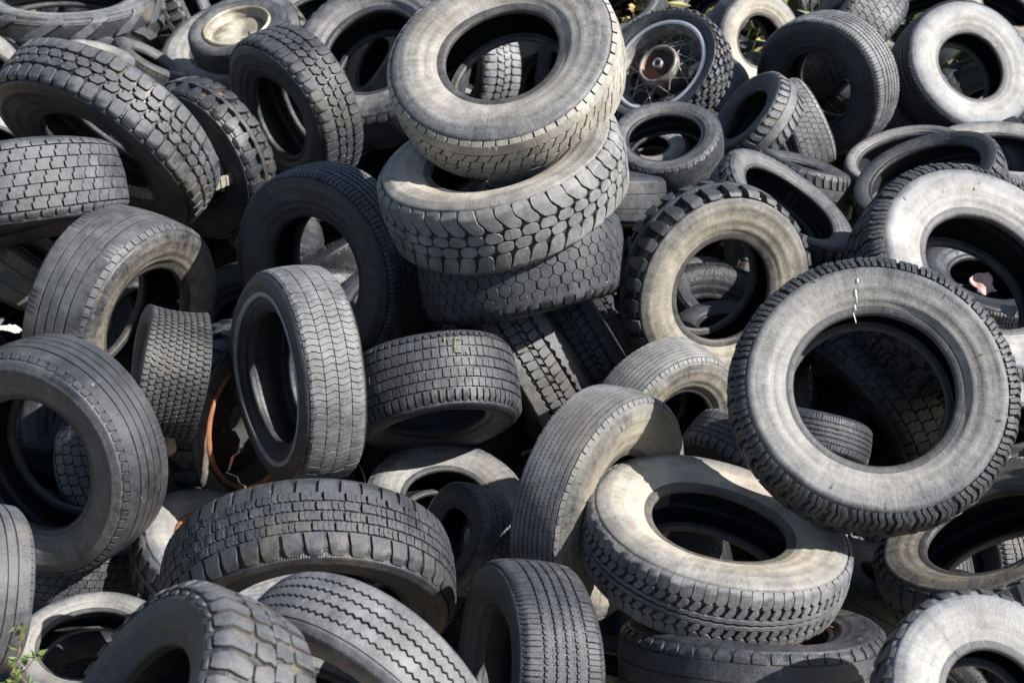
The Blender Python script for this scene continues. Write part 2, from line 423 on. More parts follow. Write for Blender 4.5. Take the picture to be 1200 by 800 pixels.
def tyre_geometry(R, W, rim, pat, seed, seg, tw=.78, crown=.022, wear=1.0, squash=0.0, bend=0.0, per=4):
    rng = np.random.default_rng(seed)
    h = W*R/2; rr = rim*R; H = R-rr; th = tw*h; cr = crown*R
    pitch, dep, cham, blocks = PATS[pat]
    dep = dep*R*wear*1.05; cham = cham*R*.7
    side = catmull([(th, R-cr), (th+.48*(h-th), R-cr-.08*H), (th+.86*(h-th), R-.22*H), (h, R-.38*H), (h*.96, R-.58*H), (h*.865, R-.76*H),
                    (h*.775, R-.87*H), (h*.765, R-.915*H), (h*.73, R-.98*H), (h*.65, rr), (h*.55, rr+.02*H), (h*.53, rr+.12*H)], per)
    d = np.diff(side, axis=0); arc = np.concatenate([[0], np.cumsum(np.hypot(d[:, 0], d[:, 1]))])
    tg = np.gradient(side, axis=0); nr = np.stack([-tg[:, 1], tg[:, 0]], -1); nr /= np.linalg.norm(nr, axis=1, keepdims=True)
    if nr[0, 1] < 0: nr = -nr
    if nr[len(nr)//2, 0] < 0: nr = -nr
    def surf(s):
        s = np.asarray(s, float); a = np.abs(s); sg = np.where(s < 0, -1.0, 1.0)
        z = np.minimum(a, 1)*th; r = R - cr*np.minimum(a, 1)**2
        nz = 2*cr*np.minimum(a, 1)/th*.9; n_r = np.ones_like(nz)
        t = np.clip(a-1, 0, None)*th
        o = a > 1
        z = np.where(o, np.interp(t, arc, side[:, 0]), z); r = np.where(o, np.interp(t, arc, side[:, 1]), r)
        nz = np.where(o, np.interp(t, arc, nr[:, 0]), nz); n_r = np.where(o, np.interp(t, arc, nr[:, 1]), n_r)
        l = np.hypot(nz, n_r)
        return z*sg, r, nz/l*sg, n_r/l
    ph = rng.uniform(0, 6.28, 6); am = rng.uniform(.3, 1, 4)*R
    def deform(V):
        V = V.copy(); a = np.arctan2(V[:, 1], V[:, 0])
        k = 1 + (.016*am[0]/R)*np.sin(2*a+ph[0]) + .007*np.sin(3*a+ph[1])
        V[:, 0] *= k*(1-squash); V[:, 1] *= k*(1+squash*.6)
        V[:, 2] *= 1 + .05*np.sin(2*a+ph[2])*am[1]/R + .03*np.sin(3*a+ph[3])
        V[:, 2] += .022*am[2]*np.sin(2*a+ph[4])
        if bend: V[:, 2] += bend*(V[:, 0]**2)/R
        return V
    # ---- tread blocks
    N = max(10, int(round(2*math.pi*.33/pitch)))
    VV, QQ, NN, UU, AA = [], [], [], [], []
    base = 0; Lp = 2*math.pi*R/N
    al0 = rng.uniform(0, 6.28)
    for b in blocks:
        kind, st = b; n = len(st)
        if kind == 'S':
            ring = [(hi, s) for s, lo, hi in st] + [(lo, s) for s, lo, hi in reversed(st)]
            top = [(2*n-1-i, i, i+1, 2*n-2-i) for i in range(n-1)]
        else:
            ring = [(p, lo) for p, lo, hi in st] + [(p, hi) for p, lo, hi in reversed(st)]
            top = [(i, i+1, 2*n-2-i, 2*n-1-i) for i in range(n-1)]
        ring = np.array(ring); m = len(ring); met = ring*np.array([Lp, th])
        e = np.roll(met, -1, 0)-met; el = np.linalg.norm(e, axis=1, keepdims=True)+1e-9
        en = np.stack([e[:, 1], -e[:, 0]], -1)/el
        if kind == 'P':
            en[n-1] = 0; en[2*n-1] = 0
        out = en + np.roll(en, 1, 0); ol = np.linalg.norm(out, axis=1, keepdims=True)+1e-9
        out = out/ol
        if kind == 'P': out[:, 0] = 0; out[:, 1] = np.sign(out[:, 1])
        cen = met.mean(0); wmin = np.abs(met-cen).min(0)
        c = min(cham, .22*float(min(met[:, 0].ptp() if hasattr(met[:, 0], 'ptp') else np.ptp(met[:, 0]), np.ptp(met[:, 1]))))
        c = max(c, .0004)
        walls = [i for i in range(m) if not (kind == 'P' and i in (n-1, 2*n-1))]
        p3 = np.concatenate([met-out*c, met, met+out*dep*.12])/np.array([Lp, th])
        lvl = np.concatenate([np.zeros(m), np.full(m, -c*.9), np.full(m, -dep-.002)])
        q = [list(t) for t in top]
        for L in (0, 1):
            for i in walls:
                j = (i+1) % m
                q.append([L*m+i, (L+1)*m+i, (L+1)*m+j, L*m+j])
        q = np.array(q)
        kk = np.arange(N)
        hj = rng.normal(0, dep*.09, N) if kind == 'S' else rng.normal(0, dep*.01, N)*0
        P = p3[None, :, 0] + kk[:, None]
        if kind == 'S':
            P = P + rng.normal(0, .018, (N, 1)) + rng.normal(0, .010, (N, 3*m)) + np.where(rng.random((N, 3*m)) > .975, .04, 0)
        S = np.repeat(p3[None, :, 1], N, 0)
        if kind == 'S': S = S + rng.normal(0, .006, (N, 3*m))
        else:
            S = S + .006*np.sin(P*2*math.pi/N*7+b[1][0][1]*9)[:, :]
        Lv = lvl[None, :] + hj[:, None]*(lvl[None, :] > -dep*.7)
        al = al0 + 2*math.pi*P/N + .006*np.sin(2*math.pi*P/N*3)
        z, r, nz, n_r = surf(S)
        z = z + nz*Lv; r = r + n_r*Lv
        ca, sa = np.cos(al), np.sin(al)
        V = np.stack([r*ca, r*sa, z], -1)
        # normals
        o3 = np.concatenate([out*0, out, out])[None]
        zd = np.stack([-nz*0+n_r], -1)[..., 0]
        tx, ty = -sa, ca
        # surface s-direction (pointing to +s): (n_r, -nz) in (z, r)
        sz, sr = n_r, -nz
        nx = n_r*ca; ny = n_r*sa; nzz = nz.copy()
        ox = o3[..., 0]*tx + o3[..., 1]*sr*ca; oy = o3[..., 0]*ty + o3[..., 1]*sr*sa; oz = o3[..., 1]*sz
        isw = (lvl < -1e-6)[None, :, None]
        Nn = np.where(isw, np.stack([ox, oy, oz], -1) + np.stack([nx, ny, nzz], -1)*.15, np.stack([nx, ny, nzz], -1))
        VV.append(V.reshape(-1, 3)); NN.append(Nn.reshape(-1, 3))
        UU.append(np.stack([(al*R).ravel(), (S*th).ravel()], -1))
        AA.append(np.tile(np.concatenate([np.ones(m), np.full(m, .75), np.zeros(m)]), N))
        QQ.append((q[None]+(kk*3*m)[:, None, None]+base).reshape(-1, 4)); base += N*3*m
    # groove floor
    sb = np.linspace(-1.0, 1.0, 7); z, r, nz, n_r = surf(sb); z = z-nz*dep; r = r-n_r*dep
    al = 2*math.pi*np.arange(seg)/seg; k = len(sb)
    V = np.stack([np.outer(np.cos(al), r), np.outer(np.sin(al), r), np.tile(z, (seg, 1))], -1).reshape(-1, 3)
    Nn = np.stack([np.outer(np.cos(al), n_r), np.outer(np.sin(al), n_r), np.tile(nz, (seg, 1))], -1).reshape(-1, 3)
    i = np.arange(seg); j = (i+1) % seg
    for a in range(k-1):
        QQ.append(np.stack([i*k+a, j*k+a, j*k+a+1, i*k+a+1], -1)+base)
    VV.append(V); NN.append(Nn); UU.append(np.stack([np.repeat(al*R, k), np.tile(sb*th, seg)], -1)); AA.append(np.zeros(len(V)))
    tread = (deform(np.concatenate(VV)), np.concatenate(QQ), np.concatenate(NN), np.concatenate(UU), np.concatenate(AA))
    # ---- sidewall profile, sunk under the shoulder blocks, with moulded rings
    smax = max(max(s for s, *_ in b[1]) if b[0] == 'S' else 1.0 for b in blocks)
    tt = arc/th; fade = np.clip((smax+.06-1-tt)/.08, 0, 1)
    ring = np.zeros(len(arc)); T = arc[-1]
    u = arc/T
    for c0, wd, am_ in ((.27, .012, .003), (.47, .016, .0025), (.53, .012, -.0025), (.62, .014, .0025)):
        ring += am_*(R/.33)*np.exp(-((u-c0)/wd)**2)
    sp = side + nr*(ring-dep*fade)[:, None]
    lin = catmull([(h*.53, rr+.12*H), (h*.80, R-.66*H), (h*.88, R-.42*H), (h*.80, R-.2*H), (th*.8, R-.125*H-dep), (0, R-.11*H-dep)], 2)
    full = np.vstack([lin, (lin[:-1]*np.array([-1, 1]))[::-1]])
    return tread, (sp[:6*per+1], sp[6*per:]), full, deform, dict(th=th, h=h, rr=rr, H=H)

def build_tyre(name, M, R, W, rim, pat, seed, a, sidecol, treadcol, linercol=(.025, .025, .028, .2), beadcol=None, **kw):
    seg = 128 if a > 120 else 96 if a > 80 else 64
    root = empty(name, M)
    tread, sp, full, dfm, g = tyre_geometry(R, W, rim, pat, seed, seg, per=4 if a > 90 else 3, **kw)
    t = quads("tread", tread[0], tread[1], M_TREAD, root, N=tread[2], uv=tread[3], attr=tread[4]); t.color = treadcol
    bc = beadcol or (sidecol[0]*.35, sidecol[1]*.35, sidecol[2]*.37, sidecol[3]*.5)
    for nm, pr, cc in (("sidewall", sp[0], sidecol), ("bead", sp[1], bc)):
        s = lathe(nm, pr[::-1], seg, M_SIDE, root, dfm, zone=(R, g['H'])); s.color = cc
        s = lathe(nm, pr*np.array([-1, 1]), seg, M_SIDE, root, dfm, zone=(R, g['H'])); s.color = cc
    l = lathe("inner_liner", full, seg if a > 120 else 64, M_LINER, root, dfm); l.color = linercol
    return root, g, dfm

# ------------------------------------------------------------------ colours: dust tint + amount
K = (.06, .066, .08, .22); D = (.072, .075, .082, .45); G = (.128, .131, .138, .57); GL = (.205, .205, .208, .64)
L = (.25, .248, .243, .72); TA = (.29, .268, .22, .68); TD = (.20, .18, .145, .50); Wh = (.31, .31, .308, .80); WT = (.40, .37, .315, .84)

#BEGIN TABLE
# id: (x, y, radius px, tilt, clock direction, width/R, rim/R, near, pattern, sidewall, tread, label, extras)
T = {}
T['mud1'] = (126, 160, 137, 68, -127, .53, .50, .75, 'mud', D, G, "big off road tyre with rounded chunky blocks leaning in the upper left", {})
T['edge2'] = (8, 232, 138, 83, -78, .66, .5, .8, 'brick', G, G, "worn block tread tyre lying flat at the left edge under the chunky off road tyre", {})
T['lug3'] = (238, 186, 96, 50, -148, .55, .5, .35, 'lug', D, K, "dark lug tyre behind the chunky off road tyre, ribbed belt strip along its top", {})
T['mud4'] = (345, 128, 98, 62, -155, .66, .5, .65, 'mud', D, D, "standing off road tyre with blocky tread and black opening just below the cream wheel", {})
T['rib5'] = (143, 370, 129, 57, -22, .74, .54, .25, 'rib', (.24, .22, .18, .52), G, "large tyre with straight grooves and tan bead, a small crushed tyre in its opening", dict(wear=.7))
T['big6'] = (385, 312, 120, 42, -157, .62, .54, .4, 'slots', D, G, "large dark tyre leaning behind the tyre with the white stripe, shoulder finely slotted", {})
T['stripe7'] = (349, 440, 128, 69, -172, .62, .60, .75, 'wave', D, GL, "narrow standing tyre with a white stripe round its dark sidewall and crinkled tread", {})
T['rib8'] = (62, 533, 138, 44, -150, .70, .57, .45, 'rib', G, D, "big dark faced tyre with straight grooves standing at the left edge, wide black opening", dict(wear=.8))
T['crush9'] = (198, 437, 74, 84, 172, 1.0, .6, .72, 'mudsmall', D, (.10, .095, .085, .42), "small crushed tyre with tiny worn knobs squeezed into the large grooved tyre's opening", dict(crown=-.05, tw=.95))
T['wheel10'] = (277, 490, 116, 50, -12, .58, .64, .25, 'lug', TD, K, "tyre still on its rusty orange steel rim, behind the tyre with the white stripe", {})
T['wheel11'] = (258, 655, 104, 52, 75, .60, .52, .1, 'lug', L, G, "pale dusty tyre with a thin rust line at its rim behind the sliced tread tyre", dict(wear=.35))
T['siped12'] = (362, 690, 174, 62, -86, .60, .62, .45, 'siped', D, D, "wide dark tyre with finely sliced blocks leaning forward in the lower foreground", {})
T['zig13'] = (420, 824, 170, 61, -128, .56, .62, .6, 'zigrib', L, GL, "grey tyre with zigzag grooves and a pale shoulder below the sliced tread tyre", {})
T['slot14'] = (613, 795, 138, 71, 176, .76, .55, .4, 'slots', D, D, "upright dark tyre with narrow slit ribs standing at the lower edge in the middle", {})
T['mud15'] = (208, 864, 182, 63, 158, .82, .52, .75, 'mudbig', D, G, "massive mud tyre with deep angular blocks and studded shoulder, lower foreground", {})
T['edge16'] = (-30, 690, 100, 72, 180, .85, .5, .7, 'rib', G, G, "sliver of a grooved grey tyre at the left edge behind the green weed", {})
T['under17'] = (78, 665, 92, 80, 86, .66, .5, .1, 'brick', G, D, "flat lying tyre with small dusty bricks of tread pinned under the big grooved tyre", {})
T['flat18'] = (108, 765, 92, 48, 100, .5, .62, .1, 'smooth', L, G, "tan sided bald tyre lying open beside the weed", {})
T['grey19'] = (385, 850, 128, 66, 55, .6, .5, .1, 'worn', G, G, "bald grey tyre between the massive mud tyre and the zigzag tyre", {})
T['sunlit20'] = (522, 600, 98, 46, 82, .6, .50, .1, 'slash', L, GL, "sunlit pale tyre lying open behind the wide sliced tread tyre", {})
T['dark20'] = (545, 632, 66, 55, 168, .85, .5, .05, 'slash', K, G, "small dark tyre standing inside the opening of the sunlit pale tyre", {})
T['bent21'] = (700, 588, 136, 60, -20, .58, .46, .6, 'fine', TA, GL, "sagging tyre with fine wavy tread and yellowish sidewall, standing against the tan faced tyre", dict(bend=.06))
T['tan22'] = (836, 640, 157, 60, 74, .54, .50, .38, 'scallop', WT, GL, "tan faced tyre with scalloped shoulder blocks resting on the flat dark tyre", {})
T['tan23'] = (775, 492, 98, 52, -40, .7, .5, .15, 'fine', TA, L, "dusty tyre with crinkled tread peeping out behind the sagging wavy tyre", {})
T['hero24'] = (1020, 464, 165, 17, 62, .56, .55, 1.03, 'fin', L, D, "large tyre facing the viewer with finned shoulder lugs and a white chalk mark", {})
T['lug25'] = (836, 334, 120, 32, -32, .58, .50, .45, 'lug', TA, D, "tyre with big square lugs and tan face beside the large finned tyre", {})
T['white26'] = (1140, 335, 152, 45, 48, .62, .50, .5, 'fin', Wh, D, "bleached white tyre with pink cloth showing in its opening, behind the large finned tyre", {})
T['big27'] = (1170, 648, 146, 58, 113, .62, .52, .2, 'mudbig', TD, D, "dark tyre lying open in shade below the large finned tyre, one tan patch", {})
T['white28'] = (1155, 826, 134, 30, 42, .6, .42, .7, 'lug', Wh, D, "glaring white tyre with notched edge in the lower corner", dict(wear=.4))
T['flat29'] = (882, 778, 156, 78, 88, .62, .55, .1, 'worn', D, D, "bald dark tyre lying flat under the tan faced tyre", {})
T['top30'] = (594, 83, 139, 43, 109, .58, .48, 1.8, 'slash', (.31, .30, .28, .74), WT, "dusty tyre on top of the stack, its tread caked with cream dirt", {})
T['stack31'] = (591, 211, 147, 64, 106, .60, .54, 1.15, 'chev', WT, L, "second tyre of the stack, coarse slanted blocks, a dusty tyre lying on it", {})
T['stack32'] = (612, 311, 124, 84, 101, .74, .5, .45, 'honey', D, D, "third tyre of the stack, dark with small honeycomb blocks half in shadow", dict(wear=.6))
T['sq33'] = (508, 461, 101, 73, -82, .90, .55, .4, 'square', D, D, "dark tyre with square blocks and faint yellow crayon marks under the stack", {})
T['zb34'] = (613, 416, 120, 84, -148, .66, .5, .5, 'zigblock', D, GL, "steep tyre with bold zigzag grooves in the row below the stack, nearest of three", {})
T['zb35'] = (672, 392, 106, 86, -148, .62, .5, .25, 'zigblock', D, G, "middle of three tyres leaning in a row below the stack, zigzag tread", {})
T['zb36'] = (712, 372, 100, 86, -148, .60, .5, .05, 'zigblock', D, D, "rearmost of three tyres leaning below the stack, beside the square lug tyre", {})
T['small36'] = (706, 230, 74, 84, 88, .72, .5, .5, 'smooth', D, D, "small bald dark tyre wedged between the stack and the square lug tyre", {})
T['moto37'] = (779, 85, 80, 42, 132, .52, .72, .35, 'knob', D, G, "knobby motorcycle wheel with thin wire spokes and silver rim", {})
T['face38'] = (780, 172, 68, 52, 98, .6, .62, .45, 'worn', G, D, "round shouldered tyre lying in front of the motorcycle wheel, a small tyre inside it", {})
T['in38'] = (764, 178, 40, 55, 95, .6, .5, .0, 'smooth', L, G, "small pale tyre lying inside the round shouldered tyre below the motorcycle wheel", {})
T['bald39'] = (884, 144, 62, 66, 140, .7, .55, .45, 'moto', D, GL, "bald motorcycle tyre with a few slashes between the spoked wheel and the dark faced tyre", {})
T['thin40'] = (824, 118, 60, 55, 135, .4, .7, -.05, 'smooth', G, G, "thin bald tyre pressed against the back of the motorcycle wheel", {})
T['blk41'] = (934, 152, 58, 78, -155, .85, .5, .35, 'brick', D, L, "tyre with pale sunlit block tread in front of the dark faced tyre", {})
T['dark42'] = (968, 98, 85, 36, -152, .62, .5, .35, 'slots', K, GL, "dark faced upright tyre, its shaded face towards the viewer and a sunlit shoulder", {})  # dark sidewall and paler tread put shade and sun into the colours
T['white43'] = (1128, 86, 86, 42, 42, .62, .48, .35, 'slots', Wh, K, "white faced tyre with almost black tread, uphill of all the bleached tyres", {})  # tread colour darkened for the side turned away from the sun
T['tan44'] = (882, 50, 60, 36, 12, .65, .48, .1, 'slots', WT, G, "cream faced tyre behind the motorcycle wheel and the dark faced tyre", {})
T['blk45'] = (988, 42, 78, 80, 140, .85, .5, .05, 'brick', G, G, "tyre with large worn blocks rising behind the dark faced tyre", {})
T['blk45b'] = (1052, 128, 64, 80, 148, .9, .5, .05, 'brick', G, G, "tyre with large worn blocks lying between the dark faced and the white faced tyre", {})
T['ring46'] = (1080, 32, 60, 50, 110, .55, .66, .05, 'smooth', L, D, "open tyre behind the white faced tyre with almost black tread", {})
T['ring47'] = (1068, 200, 76, 62, 98, .6, .76, .2, 'smooth', GL, K, "thin walled tyre lying open below the white faced tyre with almost black tread", {})
T['arc48'] = (1090, 218, 88, 58, 112, .5, .72, .4, 'moto', D, D, "dark arched motorcycle tyre in front of the thin walled open tyre", {})
T['pale49'] = (1172, 196, 88, 66, 82, .55, .60, .2, 'slots', L, L, "pale thin tyre lying nearly flat at the right edge above the bleached tyre", {})
T['ring50'] = (915, 250, 92, 68, 52, .5, .66, .35, 'moto', G, D, "dark motorcycle tyre tilted away behind the square lug tyre, long narrow opening", {})
T['slash51'] = (938, 212, 58, 82, 72, .8, .5, .4, 'moto', D, G, "smooth tyre with long slashes behind the dark tilted motorcycle tyre", {})
T['tractor52'] = (78, 12, 112, 72, 91, .46, .62, .35, 'tractor', GL, G, "tractor tyre with long diagonal lugs lying flat in the upper left corner", dict(wear=.6))
T['tread53'] = (212, 12, 58, 72, 20, .75, .5, .25, 'lug', G, G, "lugged tyre standing between the tractor tyre and the cream wheel", {})
T['cream54'] = (281, 42, 60, 61, 107, .55, .62, .65, 'smooth', G, K, "small trolley wheel with a cream painted disc lying on a big muddy tyre", {})
T['under55'] = (278, 66, 92, 57, 112, .55, .5, .25, 'lug', L, TD, "muddy lugged tyre lying under the cream wheel", {})
T['lump56'] = (112, 78, 44, 70, 80, .8, .5, .35, 'smooth', L, GL, "small bald tyre lump behind the chunky off road tyre, below the tractor tyre", {})
T['tread57'] = (172, 84, 50, 78, 60, .8, .5, .3, 'brick', G, D, "dark patterned tyre between the tractor tyre and the muddy lugged tyre", {})
T['big58'] = (446, 74, 106, 42, 118, .64, .54, .35, 'worn', GL, D, "large smooth grey tyre lying open behind the top of the stack", {})
T['in59'] = (448, 80, 60, 66, 150, .7, .5, -.1, 'smooth', TA, TA, "tan bald tyre seen through the opening of the large smooth grey tyre", {})
T['in60'] = (560, 84, 66, 64, 176, .8, .5, .0, 'mud', D, L, "tyre with sunlit blocky tread seen through the opening of the top stack tyre", {})
T['in60b'] = (668, 84, 60, 60, 170, .6, .55, .0, 'smooth', D, GL, "bald tyre seen through the opening of the top stack tyre, beside the blocky one", {})
T['br61'] = (1172, 22, 60, 60, 60, .7, .5, .1, 'slots', TA, TA, "brownish tyre behind the white faced tyre, half out of the upper right corner", {})
T['left62'] = (0, 110, 80, 72, 30, .7, .5, .3, 'slash', L, L, "pale slashed tread tyre at the left edge behind the chunky off road tyre", {})
T['left62b'] = (-8, 175, 60, 60, 60, .7, .5, .3, 'smooth', L, GL, "bald grey shoulder of a tyre at the left edge above the worn block tyre", {})
T['left63'] = (40, 320, 70, 76, 60, .9, .5, .0, 'smooth', TD, TD, "brown stained tyre in the dark behind the large grooved tyre at the left", {})
T['in67'] = (1020, 455, 130, 70, -140, .85, .5, -.25, 'brick', K, K, "tyre with wide brick tread seen through the opening of the large finned tyre", {})  # near-black colours on tyres inside openings stand in for shade
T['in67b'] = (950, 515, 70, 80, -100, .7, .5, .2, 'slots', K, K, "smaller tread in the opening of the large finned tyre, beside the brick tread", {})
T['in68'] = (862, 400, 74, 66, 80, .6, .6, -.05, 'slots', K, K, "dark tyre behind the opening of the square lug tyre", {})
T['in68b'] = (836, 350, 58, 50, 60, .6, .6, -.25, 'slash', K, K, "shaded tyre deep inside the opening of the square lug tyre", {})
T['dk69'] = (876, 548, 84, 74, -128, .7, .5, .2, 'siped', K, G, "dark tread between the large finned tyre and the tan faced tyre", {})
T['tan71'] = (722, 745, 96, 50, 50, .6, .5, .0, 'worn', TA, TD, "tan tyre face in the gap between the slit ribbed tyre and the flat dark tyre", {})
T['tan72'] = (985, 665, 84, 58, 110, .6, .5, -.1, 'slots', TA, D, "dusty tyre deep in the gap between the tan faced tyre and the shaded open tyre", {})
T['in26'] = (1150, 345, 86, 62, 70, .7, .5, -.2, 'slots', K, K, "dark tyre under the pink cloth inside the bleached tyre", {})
T['r74'] = (1195, 520, 92, 50, 60, .6, .5, .0, 'slash', L, G, "pale tyre at the right edge just past the large finned tyre", {})
T['t75'] = (525, 20, 78, 60, 80, .6, .6, -.1, 'slots', G, G, "grey tyre behind the top stack tyre at the upper edge", {})
T['t76'] = (735, 12, 48, 55, 120, .5, .66, .0, 'smooth', GL, D, "thin dark ring of a tyre above the motorcycle wheel beside the stack top", {})
T['t77'] = (832, 12, 56, 60, 130, .7, .5, .0, 'slots', L, GL, "crinkled pale tyre beside the dry grass above the motorcycle wheel", {})
T['t78'] = (385, 30, 74, 60, 100, .6, .6, -.15, 'worn', G, D, "open dark tyre uphill of the large smooth grey tyre", {})
T['u79'] = (712, 800, 84, 60, 80, .6, .55, -.1, 'smooth', D, D, "dark tyre with reddish rim line in the gap at the lower edge", {})
T['u80'] = (460, 360, 80, 60, 120, .7, .5, -.1, 'slots', D, K, "dark tyre in the shadow between the large leaning tyre and the stack", {})
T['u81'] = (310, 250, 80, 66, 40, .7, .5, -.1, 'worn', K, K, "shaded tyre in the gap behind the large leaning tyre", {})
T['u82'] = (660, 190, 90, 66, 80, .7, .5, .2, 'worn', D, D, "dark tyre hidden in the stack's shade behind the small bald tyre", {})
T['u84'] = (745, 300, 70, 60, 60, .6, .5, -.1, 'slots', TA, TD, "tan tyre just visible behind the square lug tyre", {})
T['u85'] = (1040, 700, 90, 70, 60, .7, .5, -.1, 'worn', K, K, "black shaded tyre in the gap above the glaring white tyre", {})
#END TABLE
DEPTH = {'mud1': 4.862, 'edge2': 4.485, 'lug3': 5.123, 'mud4': 5.255, 'rib5': 4.462, 'big6': 4.538, 'stripe7': 3.702, 'rib8': 3.562, 'crush9': 3.685, 'wheel10': 4.091, 'wheel11': 3.742, 'siped12': 3.325, 'zig13': 2.805, 'slot14': 3.078, 'mud15': 2.522, 'edge16': 3.019, 'under17': 3.817, 'flat18': 3.444, 'grey19': 3.250, 'sunlit20': 3.992, 'dark20': 3.678, 'bent21': 3.510, 'tan22': 3.342, 'tan23': 4.087, 'hero24': 3.339, 'lug25': 4.214, 'white26': 4.383, 'big27': 3.444, 'white28': 2.713, 'flat29': 3.256, 'top30': 4.103, 'stack31': 4.101, 'stack32': 4.205, 'sq33': 3.979, 'zb34': 4.503, 'zb35': 4.590, 'zb36': 4.871, 'small36': 4.836, 'moto37': 5.833, 'face38': 5.148, 'in38': 5.612, 'bald39': 5.315, 'thin40': 6.018, 'blk41': 5.542, 'dark42': 5.747, 'white43': 5.804, 'tan44': 6.257, 'blk45': 6.402, 'blk45b': 6.032, 'ring46': 6.518, 'ring47': 5.255, 'arc48': 4.877, 'pale49': 5.460, 'ring50': 4.730, 'slash51': 5.096, 'tractor52': 6.198, 'tread53': 6.644, 'cream54': 5.839, 'under55': 6.228, 'lump56': 5.669, 'tread57': 5.940, 'big58': 5.909, 'in59': 6.312, 'in60': 6.190, 'in60b': 6.190, 'br61': 6.648, 'left62': 5.719, 'left62b': 5.329, 'left63': 4.958, 'in67': 4.729, 'in67b': 4.004, 'in68': 4.580, 'in68b': 5.029, 'dk69': 3.903, 'tan71': 3.826, 'tan72': 4.113, 'in26': 5.013, 'r74': 4.014, 't75': 6.854, 't76': 6.721, 't77': 6.721, 't78': 6.639, 'u79': 3.490, 'u80': 4.866, 'u81': 5.533, 'u82': 5.393, 'u84': 5.225, 'u85': 3.744}
#DEPTHS
PATS['mudsmall'] = (.030, .026, .006, [('S', [(s0, o+.2, o+.75), (s0+.07, o+.04, o+.92), (s0+.15, o+.12, o+.7), (s0+.2, o+.3, o+.6)]) for k, s0 in enumerate(np.arange(-.98, .8, .22)) for o in (.5*(k % 2),)])

def prior_depth(y, near): return 1.05/(.154+.000186*y)-near

def tyre_matrix(x, y, d, th, ph, seed):
    p, _, _ = place(x, y, d)
    z = facing(x, y, th, ph)
    rnd = random.Random(seed); v = Vector((rnd.uniform(-1, 1), rnd.uniform(-1, 1), rnd.uniform(-1, 1)))
    xx = v.cross(z).normalized(); yy = z.cross(xx)
    return Matrix(((xx.x, yy.x, z.x, p.x), (xx.y, yy.y, z.y, p.y), (xx.z, yy.z, z.z, p.z), (0, 0, 0, 1)))

ROOT = {}
def build_all():
    for i, (k, t) in enumerate(T.items()):
        x, y, a, th, ph, W, rim, near, pat, sc, tc, label, kw = t
        d = DEPTH.get(k, prior_depth(y, near)); R = a*d/FPX
        name = "wheel" if k in ('wheel10', 'wheel11', 'moto37', 'cream54') else "tyre"
        M = tyre_matrix(x, y, d, th, ph, i+3)
        root, g, dfm = build_tyre(name, M, R, W, rim, pat, i+11, a, sc, tc, **kw)
        tag(root, label, "wheel" if name == "wheel" else "tyre", "discarded tyres heaped in the pile")
        ROOT[k] = (root, g, dfm, R)
build_all()

# ------------------------------------------------------------------ tyres buried below the top layer
def copy_thing(root, M):
    r = root.copy(); COL.objects.link(r); r.matrix_world = M
    for ch in root.children:
        c = ch.copy(); COL.objects.link(c); c.parent = r
    return r
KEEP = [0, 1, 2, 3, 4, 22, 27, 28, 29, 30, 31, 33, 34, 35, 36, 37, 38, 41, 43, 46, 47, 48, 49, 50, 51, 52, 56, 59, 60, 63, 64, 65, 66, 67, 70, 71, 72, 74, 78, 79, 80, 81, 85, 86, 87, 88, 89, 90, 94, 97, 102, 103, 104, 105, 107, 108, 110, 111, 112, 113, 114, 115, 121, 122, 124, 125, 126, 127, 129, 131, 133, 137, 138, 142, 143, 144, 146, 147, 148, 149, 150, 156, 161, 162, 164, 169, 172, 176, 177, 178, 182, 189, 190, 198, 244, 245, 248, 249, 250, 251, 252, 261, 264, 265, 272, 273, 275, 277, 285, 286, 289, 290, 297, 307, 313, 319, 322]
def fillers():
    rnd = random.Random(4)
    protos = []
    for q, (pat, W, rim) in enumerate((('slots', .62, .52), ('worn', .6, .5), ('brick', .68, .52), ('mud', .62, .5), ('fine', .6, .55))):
        root, g, dfm = build_tyre("tyre", Matrix(), .29, W, rim, pat, 900+q, 60, (.03, .03, .034, .12), (.03, .03, .034, .12))  # rubber darkened beyond its own tone to paint in shade in the gaps
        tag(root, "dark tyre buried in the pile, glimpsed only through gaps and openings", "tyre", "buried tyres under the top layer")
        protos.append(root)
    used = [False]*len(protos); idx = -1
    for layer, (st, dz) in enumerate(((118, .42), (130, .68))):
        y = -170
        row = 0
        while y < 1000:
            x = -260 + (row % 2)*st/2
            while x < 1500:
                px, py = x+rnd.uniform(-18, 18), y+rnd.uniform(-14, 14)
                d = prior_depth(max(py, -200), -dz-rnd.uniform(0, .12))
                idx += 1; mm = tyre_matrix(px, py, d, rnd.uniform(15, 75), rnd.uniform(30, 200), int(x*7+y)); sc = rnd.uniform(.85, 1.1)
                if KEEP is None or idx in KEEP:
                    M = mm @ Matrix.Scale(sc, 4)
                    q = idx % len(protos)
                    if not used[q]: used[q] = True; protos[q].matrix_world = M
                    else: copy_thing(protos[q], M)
                x += st*(.75+.35*(1-py/800))*1.0
            y += st*.8; row += 1
fillers()

